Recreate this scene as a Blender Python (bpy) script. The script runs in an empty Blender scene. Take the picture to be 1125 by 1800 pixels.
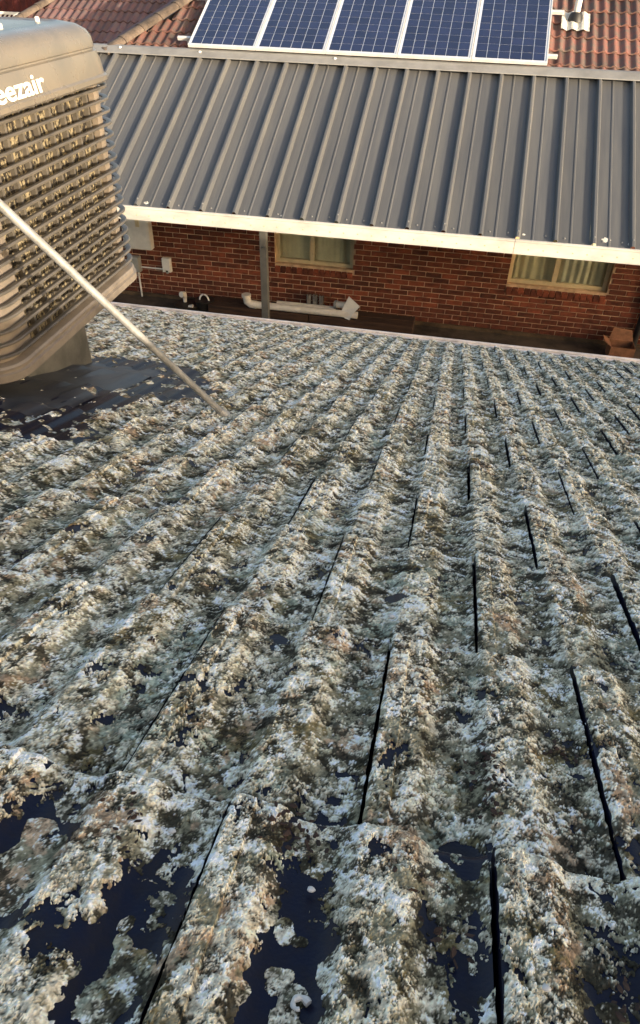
import bpy, bmesh, math, random
import numpy as np
from mathutils import Matrix, Vector
random.seed(7); rng = np.random.default_rng(7)
SC = bpy.context.scene; COL = SC.collection
R = math.radians
def rotx(a):
    c, s = math.cos(a), math.sin(a); return np.array([[1,0,0],[0,c,-s],[0,s,c]])
def rotz(a):
    c, s = math.cos(a), math.sin(a); return np.array([[c,-s,0],[s,c,0],[0,0,1]])
# ------------------------------------------------------------------ camera
SCL = .85                                   # metres per unit of the camera solution
PITCH = R(20)                               # pitch of the lichen covered roof
TR = rotx(-PITCH)                           # roof coordinates (across, down the slope, normal) -> world
FPX = 1219.6
MC = TR @ rotz(.153) @ rotx(1.226) @ rotz(.095)
CAM = TR @ np.array([.166, -.206, .598]) * SCL
cd = bpy.data.cameras.new('camera'); cam = bpy.data.objects.new('camera', cd); COL.objects.link(cam)
m4 = Matrix(MC.tolist()).to_4x4(); m4.translation = Vector(CAM.tolist()); cam.matrix_world = m4
cd.sensor_fit = 'HORIZONTAL'; cd.sensor_width = 36; cd.lens = FPX/1125*36; cd.clip_start = .02; cd.clip_end = 500
SC.camera = cam
# ------------------------------------------------------------------ sky, sun, exposure
SUN = Vector((1.5, -1.0, .28)).normalized()   # low evening sun behind the ridge: this roof slope lies in shade
w = bpy.data.worlds.new('World'); SC.world = w; w.use_nodes = True
nt = w.node_tree; nt.nodes.clear()
sk = nt.nodes.new('ShaderNodeTexSky'); sk.sky_type = 'NISHITA'; sk.sun_disc = False; sk.air_density = .8; sk.dust_density = 3.2; sk.ozone_density = .4
sk.sun_elevation = math.asin(SUN.z); sk.sun_rotation = math.atan2(SUN.x, SUN.y)
bg = nt.nodes.new('ShaderNodeBackground'); bg.inputs[1].default_value = .15
wo = nt.nodes.new('ShaderNodeOutputWorld')
nt.links.new(sk.outputs[0], bg.inputs[0]); nt.links.new(bg.outputs[0], wo.inputs[0])
sl = bpy.data.lights.new('sun', 'SUN'); sl.energy = 3.0; sl.angle = R(.6); sl.color = (1, .88, .70)
so = bpy.data.objects.new('sun', sl); COL.objects.link(so); so.rotation_euler = SUN.to_track_quat('Z', 'Y').to_euler()
so.location = (6, -6, 8)
SC.view_settings.view_transform = 'Standard'; SC.view_settings.look = 'None'
SC.view_settings.exposure = 1.5; SC.view_settings.gamma = 1; SC.view_settings.use_curve_mapping = False
SC.render.engine = 'CYCLES'

# ------------------------------------------------------------------ helpers
def tag(o, label=None, cat=None, group=None, kind=None):
    if label: o['label'] = label
    if cat: o['category'] = cat
    if group: o['group'] = group
    if kind: o['kind'] = kind
    return o
def link(o, parent=None):
    COL.objects.link(o)
    if parent is not None: o.parent = parent
    return o
def empty(name, loc=(0,0,0)):
    o = bpy.data.objects.new(name, None); o.location = loc; o.empty_display_size = .1; return link(o)
def mesh_np(name, V, F, mat, parent=None, smooth=False, loc=None):
    me = bpy.data.meshes.new(name); me.from_pydata([tuple(v) for v in V], [], [tuple(f) for f in F])
    if mat: me.materials.append(mat)
    if smooth: me.polygons.foreach_set('use_smooth', [True]*len(me.polygons))
    me.update()
    o = bpy.data.objects.new(name, me)
    if loc is not None: o.location = loc
    return link(o, parent)
class MB:
    def __init__(s): s.V = []; s.F = []
    def add(s, V, F):
        n = len(s.V); s.V += [tuple(v) for v in V]; s.F += [tuple(i+n for i in f) for f in F]; return s
    def box(s, x0, x1, y0, y1, z0, z1):
        V = [(x,y,z) for z in (z0,z1) for y in (y0,y1) for x in (x0,x1)]
        return s.add(V, [(0,2,3,1),(4,5,7,6),(0,1,5,4),(2,6,7,3),(0,4,6,2),(1,3,7,5)])
    def tube(s, pts, r, n=10, cap=True):
        pts = [Vector(p) for p in pts]; V = []; F = []
        rr = r if isinstance(r, (list, tuple)) else [r]*len(pts)
        ref = None
        for i, p in enumerate(pts):
            d = (pts[min(i+1, len(pts)-1)]-pts[max(i-1, 0)]).normalized()
            if ref is None:
                ref = Vector((0,0,1)) if abs(d.z) < .9 else Vector((1,0,0))
            a = d.cross(ref).normalized(); b = d.cross(a).normalized(); ref = -b if False else ref
            for k in range(n):
                t = 2*math.pi*k/n; V.append(p+(a*math.cos(t)+b*math.sin(t))*rr[i])
        for i in range(len(pts)-1):
            for k in range(n):
                F.append((i*n+k, i*n+(k+1) % n, (i+1)*n+(k+1) % n, (i+1)*n+k))
        if cap:
            F.append(tuple(range(n))[::-1]); F.append(tuple((len(pts)-1)*n+k for k in range(n)))
        return s.add(V, F)
    def loft(s, rings, cap0=True, cap1=True):
        n = len(rings[0]); V = [p for r in rings for p in r]; F = []
        for i in range(len(rings)-1):
            for k in range(n):
                F.append((i*n+k, i*n+(k+1) % n, (i+1)*n+(k+1) % n, (i+1)*n+k))
        if cap0: F.append(tuple(range(n))[::-1])
        if cap1: F.append(tuple((len(rings)-1)*n+k for k in range(n)))
        return s.add(V, F)
    def build(s, name, mat, parent=None, bevel=0, smooth=False, seg=2):
        me = bpy.data.meshes.new(name); me.from_pydata(s.V, [], s.F); me.validate()
        bm = bmesh.new(); bm.from_mesh(me); bmesh.ops.recalc_face_normals(bm, faces=bm.faces)
        if bevel: bmesh.ops.bevel(bm, geom=list(bm.edges), offset=bevel, segments=seg, affect='EDGES', profile=.5, clamp_overlap=True)
        bm.to_mesh(me); bm.free()
        if mat: me.materials.append(mat)
        if smooth:
            me.polygons.foreach_set('use_smooth', [True]*len(me.polygons))
            me.set_sharp_from_angle(angle=R(38))
        me.update()
        return link(bpy.data.objects.new(name, me), parent)
def copy_to(o, parent=None, loc=None, rot=None):
    c = o.copy(); COL.objects.link(c); c.parent = parent
    if loc is not None: c.location = loc
    if rot is not None: c.rotation_euler = rot
    return c

# materials
def mat(name, col, rough=.6, metal=0., var=.12, scale=8., bump=0., bscale=40., spec=.5, col2=None, rnd=0., coat=0., stretch=(1,1,1), detail=6., mixlo=.4, mixhi=.65):
    m = bpy.data.materials.new(name); m.use_nodes = True; n = m.node_tree.nodes; L = m.node_tree.links
    p = n['Principled BSDF']; p.inputs['Roughness'].default_value = rough; p.inputs['Metallic'].default_value = metal
    p.inputs['Specular IOR Level'].default_value = spec; p.inputs['Coat Weight'].default_value = coat
    tc = n.new('ShaderNodeTexCoord'); mp = n.new('ShaderNodeMapping'); mp.inputs['Scale'].default_value = stretch
    L.new(tc.outputs['Object'], mp.inputs[0])
    oi = n.new('ShaderNodeObjectInfo')
    if rnd:
        ad = n.new('ShaderNodeVectorMath'); ad.operation = 'ADD'
        sc = n.new('ShaderNodeVectorMath'); sc.operation = 'SCALE'; sc.inputs[0].default_value = (37, 91, 53)
        L.new(oi.outputs['Random'], sc.inputs['Scale']); L.new(mp.outputs[0], ad.inputs[0]); L.new(sc.outputs[0], ad.inputs[1]); vec = ad.outputs[0]
    else: vec = mp.outputs[0]
    nz = n.new('ShaderNodeTexNoise'); nz.inputs['Scale'].default_value = scale; nz.inputs['Detail'].default_value = detail; nz.inputs['Roughness'].default_value = .65
    L.new(vec, nz.inputs['Vector'])
    rp = n.new('ShaderNodeMapRange'); rp.inputs[1].default_value = mixlo; rp.inputs[2].default_value = mixhi
    L.new(nz.outputs['Fac'], rp.inputs[0])
    mx = n.new('ShaderNodeMix'); mx.data_type = 'RGBA'
    c2 = col2 if col2 else tuple(c*(1-var*2.2) for c in col)
    c1 = tuple(min(1, c*(1+var)) for c in col) if not col2 else col
    mx.inputs['A'].default_value = (*c1, 1); mx.inputs['B'].default_value = (*c2, 1)
    L.new(rp.outputs[0], mx.inputs['Factor']); out = mx.outputs['Result']
    if rnd:
        hv = n.new('ShaderNodeHueSaturation'); mr = n.new('ShaderNodeMapRange')
        mr.inputs[3].default_value = 1-rnd; mr.inputs[4].default_value = 1+rnd
        L.new(oi.outputs['Random'], mr.inputs[0]); L.new(mr.outputs[0], hv.inputs['Value']); L.new(out, hv.inputs['Color']); out = hv.outputs[0]
    L.new(out, p.inputs['Base Color'])
    rr = n.new('ShaderNodeMapRange'); rr.inputs[3].default_value = max(.03, rough-.1); rr.inputs[4].default_value = min(1, rough+.12)
    L.new(nz.outputs['Fac'], rr.inputs[0]); L.new(rr.outputs[0], p.inputs['Roughness'])
    if bump:
        n2 = n.new('ShaderNodeTexNoise'); n2.inputs['Scale'].default_value = bscale; n2.inputs['Detail'].default_value = 8; L.new(vec, n2.inputs['Vector'])
        bp = n.new('ShaderNodeBump'); bp.inputs['Strength'].default_value = bump; bp.inputs['Distance'].default_value = .01
        L.new(n2.outputs['Fac'], bp.inputs['Height']); L.new(bp.outputs[0], p.inputs['Normal'])
    return m
M = {}
M['tile'] = mat('dark_glazed_concrete', (.008,.010,.026), .30, spec=.16, var=.25, scale=30, bump=.08, bscale=300, col2=(.014,.012,.018))
M['deck'] = mat('roof_underlay', (.012,.012,.012), .9)
M['brick'] = mat('red_brick', (.165,.038,.016), .85, var=.2, scale=14, bump=.5, bscale=60, rnd=.52)
M['mortar'] = mat('mortar', (.60,.40,.24), .95, var=.15, scale=6, bump=.4, bscale=90)
M['plinth'] = mat('brown_render', (.10,.06,.03), .9, var=.3, scale=3)
M['steel'] = mat('grey_colour_coated_steel', (.128,.122,.112), .40, var=.1, scale=7, stretch=(1.6,.10,.10), col2=(.088,.087,.088), rnd=.07, mixlo=.35, mixhi=.68)
M['flash'] = mat('grey_flashing', (.235,.225,.21), .5, var=.08, scale=4)
M['cream'] = mat('cream_painted_steel', (.62,.57,.49), .45, var=.10, scale=5, stretch=(.4,1,1))
M['post'] = mat('grey_post_paint', (.13,.12,.10), .5, var=.1)
M['alu'] = mat('cream_window_frame', (.62,.50,.30), .45, var=.06)
M['curtain'] = mat('pale_curtain', (.74,.67,.50), .9, var=.08, scale=5)
M['blind'] = mat('pale_blind', (.80,.70,.48), .9, var=.08, scale=2)
M['room'] = mat('dark_room', (.05,.042,.03), .95)
M['white'] = mat('white_plastic', (.74,.70,.64), .45, var=.05)
M['pvc'] = mat('white_pvc', (.72,.64,.54), .4, var=.08, scale=5)
M['grey'] = mat('grey_plastic', (.33,.32,.29), .5, var=.08)
M['black'] = mat('black_plastic', (.018,.016,.014), .5, var=.2)
M['timber'] = mat('weathered_timber', (.05,.022,.010), .85, var=.3, scale=3, stretch=(.4,4,4), bump=.4, bscale=20)
M['card'] = mat('terracotta_board', (.26,.11,.05), .85, var=.15)
M['tin'] = mat('shiny_tin', (.6,.6,.58), .25, metal=1, var=.1)
M['soil'] = mat('bare_ground', (.075,.05,.03), .95, var=.3, scale=3, bump=.6, bscale=12)
M['gutter'] = mat('pale_gutter_paint', (.80,.70,.63), .4, var=.12, scale=6)
M['rtile'] = mat('terracotta_concrete_tile', (.175,.072,.055), .85, var=.2, scale=9, bump=.35, bscale=60, rnd=.38, col2=(.115,.085,.068), mixlo=.42, mixhi=.62)
M['ptile'] = mat('mauve_concrete_tile', (.145,.070,.066), .85, var=.2, scale=9, bump=.35, bscale=60, rnd=.25, col2=(.13,.092,.085))
M['cap'] = mat('weathered_ridge_cap', (.125,.092,.068), .9, var=.2, scale=8, bump=.5, bscale=50, rnd=.2)
M['pframe'] = mat('anodised_aluminium', (.78,.76,.72), .35, metal=.35, var=.05)
M['back'] = mat('white_backsheet', (.62,.64,.68), .3, var=.03)
M['lead'] = mat('pale_flashing', (.72,.66,.55), .6, var=.12, scale=20, bump=.5, bscale=40)
M['apron'] = mat('dark_apron_flashing', (.035,.034,.040), .42, var=.25, scale=5, bump=.12, bscale=14, col2=(.060,.058,.058))
M['hood'] = mat('taupe_plastic_hood', (.172,.147,.116), .27, var=.1, scale=5, col2=(.135,.121,.102), bump=.03, bscale=30)
M['louver'] = mat('brown_plastic_louver', (.105,.090,.072), .42, var=.15, scale=9, bump=.05, bscale=60)
M['corner'] = mat('beige_corner_panel', (.20,.162,.125), .5, var=.12, scale=8)
M['duct'] = mat('galvanised_duct', (.17,.155,.125), .4, metal=.3, var=.2, scale=5)
M['rod'] = mat('galvanised_rod', (.30,.285,.26), .45, metal=.2, var=.15, scale=20)
M['letters'] = mat('white_lettering', (.86,.80,.70), .5, var=.03)
M['leafbit'] = mat('brown_leaf_litter', (.045,.022,.013), .85, var=.3, scale=60, rnd=.3)
M['shell'] = mat('white_shell', (.60,.57,.53), .4, var=.08, scale=60)
M['darkred'] = mat('dark_red_paint', (.07,.010,.008), .8, var=.3, scale=4)
def mk_cell():
    m = mat('solar_cell_blue', (.013,.020,.056), .22, var=.35, scale=25, rnd=.22, coat=.6, col2=(.020,.024,.066))
    return m
M['cell'] = mk_cell()
def mk_pad():
    m = mat('straw_pad_lit_flecks', (.27,.215,.125), .9, var=.3, scale=70, col2=(.016,.011,.007), bump=1., bscale=120, mixlo=.42, mixhi=.52, stretch=(1,1,.6)); return m  # sunlit bits and dark gaps of the pad painted as colour flecks
M['pad'] = mk_pad()
def mk_glass():
    m = bpy.data.materials.new('window_glass'); m.use_nodes = True; n = m.node_tree.nodes; L = m.node_tree.links; n.clear()
    o = n.new('ShaderNodeOutputMaterial'); mx = n.new('ShaderNodeMixShader'); t = n.new('ShaderNodeBsdfTransparent'); g = n.new('ShaderNodeBsdfGlossy')
    t.inputs[0].default_value = (.93,.95,.93,1); g.inputs['Roughness'].default_value = .02; fr = n.new('ShaderNodeLayerWeight'); fr.inputs[0].default_value = .12
    L.new(fr.outputs[0], mx.inputs[0]); L.new(t.outputs[0], mx.inputs[1]); L.new(g.outputs[0], mx.inputs[2]); L.new(mx.outputs[0], o.inputs[0]); return m
M['glass'] = mk_glass()
def mk_lichen():
    m = bpy.data.materials.new('lichen'); m.use_nodes = True; n = m.node_tree.nodes; L = m.node_tree.links
    p = n['Principled BSDF']; p.inputs['Roughness'].default_value = .95; p.inputs['Specular IOR Level'].default_value = .15
    at = n.new('ShaderNodeAttribute'); at.attribute_name = 'thallus'
    ge = n.new('ShaderNodeNewGeometry'); nz = n.new('ShaderNodeTexNoise'); nz.inputs['Scale'].default_value = 260; nz.inputs['Detail'].default_value = 3
    L.new(ge.outputs['Position'], nz.inputs['Vector'])
    mr = n.new('ShaderNodeMapRange'); mr.inputs[1].default_value = .3; mr.inputs[2].default_value = .7; mr.inputs[3].default_value = .75; mr.inputs[4].default_value = 1.2
    L.new(nz.outputs['Fac'], mr.inputs[0])
    hv = n.new('ShaderNodeHueSaturation'); L.new(at.outputs['Color'], hv.inputs['Color']); L.new(mr.outputs[0], hv.inputs['Value'])
    L.new(hv.outputs[0], p.inputs['Base Color'])
    return m
M['lichen'] = mk_lichen()

# ------------------------------------------------------------------ numpy noise
def h2(ix, iy, s):
    a = (ix.astype(np.int64)*374761393 + iy.astype(np.int64)*668265263 + s*2147483647) & 0xFFFFFFFF
    a = ((a ^ (a >> 13))*1274126177) & 0xFFFFFFFF; a = ((a ^ (a >> 16))*2246822519) & 0xFFFFFFFF; a ^= a >> 15
    return a.astype(np.float64)/4294967296.
def vn(x, y, s):
    ix = np.floor(x); iy = np.floor(y); fx = x-ix; fy = y-iy; fx = fx*fx*(3-2*fx); fy = fy*fy*(3-2*fy)
    a = h2(ix, iy, s); b = h2(ix+1, iy, s); c = h2(ix, iy+1, s); d = h2(ix+1, iy+1, s)
    return (a*(1-fx)+b*fx)*(1-fy)+(c*(1-fx)+d*fx)*fy
def fbm(x, y, s, o=4):
    t = 0; a = .5; n = 0
    for k in range(o): t = t+a*vn(x*2**k+k*17.3, y*2**k-k*9.1, s+k*31); n += a; a *= .55
    return t/n
def ridged(x, y, s, o=4):
    t = 0; a = 1.; n = 0; c, sn = math.cos(.9), math.sin(.9)
    for k in range(o):
        t = t+a*(1-np.abs(2*vn(x, y, s+k*13)-1))**1.6; n += a; a *= .68
        x, y = (c*x-sn*y)*1.93+3.1, (sn*x+c*y)*1.93-1.7
    return t/n
def frac(x, y, s, base, o=6, gain=.78):
    x = x/base; y = y/base; t = 0; a = 1.; n = 0; c, sn = math.cos(.7), math.sin(.7)
    for k in range(o):
        t = t+a*(vn(x, y, s+k*7)-.5); n += a*a; a *= gain
        x, y = (c*x-sn*y)*2.03+5.3, (sn*x+c*y)*2.03-2.9
    return t/math.sqrt(n)/.2                                   # about zero mean, unit spread
def discs(x, y, size, s, pres):
    """union of discs jittered on a grid: height of the dome (0 outside) and the id of the disc on top"""
    x = x/size; y = y/size; ix = np.floor(x); iy = np.floor(y)
    best = np.full(x.shape, -1.); idv = np.zeros(x.shape)
    for dx in (-1, 0, 1):
        for dy in (-1, 0, 1):
            cx = ix+dx; cy = iy+dy
            r0 = h2(cx, cy, s+3)
            px = cx+.15+.7*h2(cx, cy, s); py = cy+.15+.7*h2(cx, cy, s+1)
            rad = .48+.5*h2(cx, cy, s+2)
            d = 1-np.hypot(x-px, y-py)/rad + .25*(r0-.5)
            d = np.where(pres > h2(cx, cy, s+4), d, -1.)
            m = d > best; best = np.where(m, d, best); idv = np.where(m, r0, idv)
    return best, idv
def sst(a, b, x):
    t = np.clip((x-a)/(b-a), 0, 1); return t*t*(3-2*t)

# ------------------------------------------------------------------ the lichen roof (roof coordinates u, v, n)
W = .3*SCL; G = .436*SCL; NOSE = .023; GAP = .0048; HR = .0118; NC = 15
def profile(x):                            # x in 0..W from the seam at the left edge; two rolls to a tile
    t = (x/(W/2)) % 1.
    t = np.where(x > W-.20*W/2, t-1, t)
    up = sst(-.16, .06, t); dn = 1-sst(.34, .58, t); nx = sst(.84, 1.06, t)*np.where(x < W/2, 1., 0.)
    h = np.maximum(up*dn, nx)
    h = h*(1-.06*np.cos((t-.2)*9))
    return HR*h-.008
def surf(x, y):                            # tile surface above the plane through the noses
    z = profile(x)*1.0 - NOSE*(1-y/G)
    z = z + np.where(x < .1*W, .004, 0.) * 1.0
    z = z - .010*np.clip((y-(G-.014))/.014, 0, 1)**2.2
    return z
def tile_mesh():
    xs = np.concatenate([[0], np.linspace(.0005, W-GAP, 30)]); ys = np.concatenate([np.linspace(-.05, 0, 2), np.linspace(.06, G-.016, 4), np.linspace(G-.012, G, 4)])
    X, Y = np.meshgrid(xs, ys); Z = surf(X, Y)
    ny, nx = X.shape; top = np.stack([X, Y, Z], -1).reshape(-1, 3); bot = top.copy(); bot[:, 2] -= .022
    bot[:, 1] -= np.where(bot[:, 1] > G-.02, .004, 0)
    V = np.concatenate([top, bot]); n = nx*ny; F = []
    for j in range(ny-1):
        for i in range(nx-1):
            a = j*nx+i; F.append((a, a+1, a+nx+1, a+nx)); F.append((n+a, n+a+nx, n+a+nx+1, n+a+1))
    for i in range(nx-1):
        F.append((i, n+i, n+i+1, i+1)); a = (ny-1)*nx+i; F.append((a, a+1, n+a+1, n+a))
    for j in range(ny-1):
        a = j*nx; F.append((a, a+nx, n+a+nx, n+a)); a = j*nx+nx-1; F.append((a, n+a, n+a+nx, a+nx))
    me = bpy.data.meshes.new('roof_tile'); me.from_pydata(V.tolist(), [], F); me.materials.append(M['tile'])
    me.polygons.foreach_set('use_smooth', [True]*len(me.polygons)); me.set_sharp_from_angle(angle=R(45)); me.update(); return me
# bare patches: (u, v, radius across, radius along, strength)
BARE = [(-.95,1.60,.16,.13,1.1),(-1.02,1.78,.13,.16,1.0),(-1.05,2.20,.17,.22,1.5),(-.86,2.30,.10,.10,1.4),(-.95,2.05,.09,.14,.9),(-1.25,2.55,.3,.3,2.5),(-1.08,2.62,.22,.20,1.8),(-.90,2.36,.16,.12,1.6),(-1.25,2.85,.16,.14,1.5),(-1.35,1.9,.28,.5,2.),(-.73,2.27,.06,.07,.8),
        (-.55,2.19,.045,.05,1.0),(-.405,2.285,.05,.035,1.0),(-.60,2.02,.03,.04,.6),
        (-.17,.257,.035,.05,.9),(-.035,.690,.020,.016,1.3),(.121,.905,.022,.016,1.2),(.352,.545,.03,.03,.8),(.228,.365,.03,.03,1.0),(.085,.375,.02,.03,.6),(.40,.42,.03,.08,.7),
        (.18,.93,.015,.02,.9),(-.05,.42,.03,.03,.6),(.30,.62,.02,.02,.6)]
def cover(u, v, x):
    roll = (profile(x)+.008)/HR
    near = 1-sst(.20, .42, v)
    c = 1.04 + .30*(fbm(u*9, v*6, 5)-.5)*2 + .12*roll
    c = c - near*(1-roll)*.85 - near*.12 + near*.22*np.clip(frac(u, v, 970, .03, 5), -2, 2) - (1-sst(.3,.9,v))*(1-roll)*.12
    c = c + near*.9*(fbm(u*16+3, v*11, 77, 3)-.5)*2
    far = sst(1.2, 2.5, v)
    c = c + far*.12
    for (a, b, ra, rb, s) in BARE:
        e = ((u-a)/ra)**2+((v-b)/rb)**2
        c = c - s*np.exp(-e*.9)*(1+.9*(fbm(u*22, v*22, 91, 3)-.5)*2)
    return np.maximum(c, .06+.16*near)
PAL = np.array([[.60,.585,.49],[.39,.40,.345],[.36,.44,.415],[.19,.16,.09],[.44,.35,.25],[.76,.75,.68],[.14,.137,.115]]); TONE = 1.2
def lichen(u0, v0, d, jz, seed):
    dx = min(max(d/694*1.19, .0009), .011); dy = dx*(1.35 if d < 2.5 else 1.7)
    nx = int((W-GAP)/dx)+2; ny = int((G+.012)/dy)+2
    xs = np.linspace(.0, W-GAP, nx); ys = np.linspace(-.008, G+.001, ny)
    X, Y = np.meshgrid(xs, ys)
    if dx < .006:
        X[1:-1,1:-1] += (rng.random((ny-2, nx-2))-.5)*dx*.6; Y[1:-1,1:-1] += (rng.random((ny-2, nx-2))-.5)*dy*.6
    X = X + (vn(u0+X*0+Y*90, X*3+v0, 71)-.5)*.0022*(np.exp(-X/.006)-np.exp(-(W-GAP-X)/.006))
    U = u0+X; Vv = v0+Y
    wu = U + .010*(vn(U*60, Vv*60, 3)-.5) ; wv = Vv + .010*(vn(U*60, Vv*60, 4)-.5)
    c = cover(U, Vv, X)
    pres = np.clip(c, -.2, 1.3)
    vs = sst(.7, 2.2, Vv)                                     # the crust grows coarser towards the eaves
    noct = 6
    b0, i0 = discs(wu, wv, .034, 11, pres)                    # rosettes
    b1, i1 = discs(wu, wv, .0125, 23, pres*1.0-.03)           # lobes
    L = np.maximum(b0*.7, b1)
    rag = frac(U, Vv, 900, .016, 4)
    hole = frac(U+1.7, Vv, 930, .05, noct)                    # ragged little gaps down to the tile
    L = np.where(hole > 2.05-.25*(1-vs), -.1, L+.05*rag)
    inside = sst(-.02, .10, L)
    roll = (profile(X)+.008)/HR
    lo = fbm(U*5+9, Vv*3.5, 201, 3); lo2 = fbm(U*11, Vv*8+4, 211, 3); lo3 = fbm(U*14+2, Vv*10, 311, 3)
    big = 1+.35*vs
    pale = frac(U, Vv, 600, .022*big, noct+1, .84); dark = frac(U+3, Vv, 640, .022*big, noct+1, .84); tan = frac(U-2, Vv, 680, .07*big, noct, .74); teal = frac(U+5, Vv, 720, .09, noct, .74); moss = frac(U+8, Vv, 760, .06*big, noct, .78)
    wht = frac(U-6, Vv, 800, .022*big, noct+1, .86)
    nose = 1.3*np.exp(-((G-Y)/.020)**2)*sst(.38, .6, lo2)
    grain = frac(U+2, Vv, 840, .006*big, 4, .85)
    a_pale = sst(.22, .85, pale+.35*(roll-.4)+.5*nose+1.1*(lo3-.5)+1.0*(lo-.5))
    a_dark = sst(.10, .70, dark+.18*(1-vs)-.30*roll+.9*(lo2-.5))
    a_tan = sst(.45, 1.2, tan+.55*(roll-.35)-.5*U-.35+2.2*(lo2-.5))  # tan growth; its increase to the left stands in for warm light on rolls
    a_teal = sst(.7, 1.4, teal+.9*(.45-roll)+2.*(lo-.5)-.7*vs)
    a_moss = sst(.75, 1.4, moss+1.6*(.5-lo3))
    a_wht = sst(.80, 1.4, wht+.3*roll+.9*nose+1.6*(lo3-.5))
    hh = .0012 + .0018*np.clip(b0, 0, 1)**.6*(.4+.6*i0) + .0012*np.clip(b1, 0, 1)**.6*(.3+i1) + (.50+.85*vs)*(.0014*a_pale + .0011*a_wht + .0005*np.clip(grain, -1.2, 2.) - .0012*a_dark + .0009*np.clip(pale, -1, 1.5))
    hh = np.maximum(hh, .0004)*(.30+.70*sst(.15, .75, c))
    edge = sst(-.002, .004, X)*sst(-.002, .003, W-GAP-X)*sst(-.002, .006, G-Y+.001)
    hh = hh*(.15+.85*edge)
    Z = surf(X, np.clip(Y, 0, G)) + np.where(L > 0, hh*inside+.0004, -.0035)
    # colours of the growths; tan at the left also paints in warm side light
    def over(cl, rgb, a): return cl+(np.array(rgb)-cl)*a[..., None]
    colr = np.ones(U.shape+(3,))*np.array([.205, .203, .165])
    colr = over(colr, (.155, .150, .112), sst(.45, .65, lo2)*.7)
    colr = over(colr, (.37, .265, .20), a_tan*.75)
    colr = over(colr, (.25, .305, .285), a_teal*.7)
    colr = over(colr, (.115, .092, .040), a_moss*.75)
    colr = over(colr, (.58, .56, .505), a_pale*.86)
    colr = over(colr, (.026, .024, .019), a_dark*.93)
    colr = over(colr, (.82, .80, .75), a_wht*.92)
    near_r = (1-sst(.30, .55, Vv))[..., None]
    rim = sst(.35, .0, L)*.0
    colr = colr*(1+.26*np.clip(grain, -2, 2.5))[..., None]*(.8+.4*i0)[..., None]
    colr = np.clip(colr*np.array([1.09, 1.0, .825])*TONE, .008, .86)
    keep = L > -.02
    q = keep[:-1,:-1] | keep[1:,:-1] | keep[:-1,1:] | keep[1:,1:]
    idg = np.arange(nx*ny).reshape(ny, nx)
    Q = np.stack([idg[:-1,:-1][q], idg[:-1,1:][q], idg[1:,1:][q], idg[1:,:-1][q]], -1)
    if len(Q) == 0: return None
    used = np.zeros(nx*ny, bool); used[Q.ravel()] = True; remap = np.cumsum(used)-1
    V = np.stack([X, Y, Z], -1).reshape(-1, 3)[used]; C = colr.reshape(-1, 3)[used]; Q = remap[Q]
    me = bpy.data.meshes.new('lichen_crust'); me.vertices.add(len(V)); me.vertices.foreach_set('co', V.astype(np.float32).ravel())
    me.loops.add(len(Q)*4); me.loops.foreach_set('vertex_index', Q.astype(np.int32).ravel())
    me.polygons.add(len(Q)); me.polygons.foreach_set('loop_start', (np.arange(len(Q))*4).astype(np.int32))
    me.polygons.foreach_set('use_smooth', np.zeros(len(Q), bool))
    ca = me.attributes.new('thallus', 'FLOAT_COLOR', 'POINT'); ca.data.foreach_set('color', np.concatenate([C, np.ones((len(C), 1))], 1).astype(np.float32).ravel())
    me.materials.append(M['lichen']); me.update(); me.validate()
    return me
def r2w(u, v, n=0): return Vector((TR @ np.array([u, v, n])).tolist())
roof = empty('tiled_roof', r2w(0, 2.8, -.1)); tag(roof, 'dark tiled roof crusted all over with grey and tan lichen', 'roof')
roof.rotation_euler = (-PITCH, 0, 0)
RO = np.array([0, 2.8, -.1])
dk = MB().box(-4.2, 24, -3.36, 2.70, -.02, .015).build('roof_deck', M['deck'], roof)
TM = tile_mesh(); rest = MB(); nt_ind = 0
RV = np.array([v.co[:] for v in TM.vertices]); RF = [tuple(p.vertices) for p in TM.polygons]
def inview(u, v, mu, mv):
    P = TR @ np.array([u, v, 0.]) - CAM; q = MC.T @ P
    if q[2] > -.05: return False
    x = 562.5+FPX*q[0]/-q[2]; y = 900-FPX*q[1]/-q[2]
    return -mu < x < 1125+mu and -mv < y < 1800+mv
for c in range(-2, NC):
    for k in range(-17, 15):
        u0 = W*k if c % 2 == 0 else W*k-W/2; v0 = c*G
        if u0 < -4.2 or u0 > 3.3: continue
        cu, cv = u0+W/2, v0+G/2
        vis = any(inview(u0+a*W, v0+b*G, 15, 15) for a in (0, .5, 1) for b in (0, .5, 1))
        P = TR @ np.array([cu, cv, 0.]); d = float(np.linalg.norm(P-CAM))
        d = max(.46, d-.10)
        if vis:
            t = bpy.data.objects.new('roof_tile', TM); link(t, roof)
            jz = (random.random()-.5)*.003
            t.location = (u0-RO[0]+(random.random()-.5)*.002, v0-RO[1]+(random.random()-.5)*.006, -RO[2]+jz)
            t.rotation_euler = ((random.random()-.5)*.006, (random.random()-.5)*.008, (random.random()-.5)*.008)
            me = lichen(u0, v0, d, jz, c*100+k)
            if me: lo = bpy.data.objects.new('lichen_crust', me); link(lo, t); lo['kind'] = 'stuff'
            nt_ind += 1
        else:
            near = v0 > -.6 and abs(cu-.1) < 1.25+.42*max(0, cv)
            rest.add(RV+np.array([u0-RO[0], v0-RO[1], -RO[2]]), RF)
            if near:
                me = lichen(u0, v0, max(d*3., 3.6), 0, c*100+k)
                if me:
                    lo = bpy.data.objects.new('lichen_crust', me); link(lo, roof); lo['kind'] = 'stuff'; lo.location = (u0-RO[0], v0-RO[1], -RO[2])
MB().box(-4.2, 24, -3.3, 2.1, -3.2, -.03).build('house_body', M['plinth'], roof)
RV_ = -.56                                  # the ridge just behind the camera, with its caps, and the slope beyond
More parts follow.
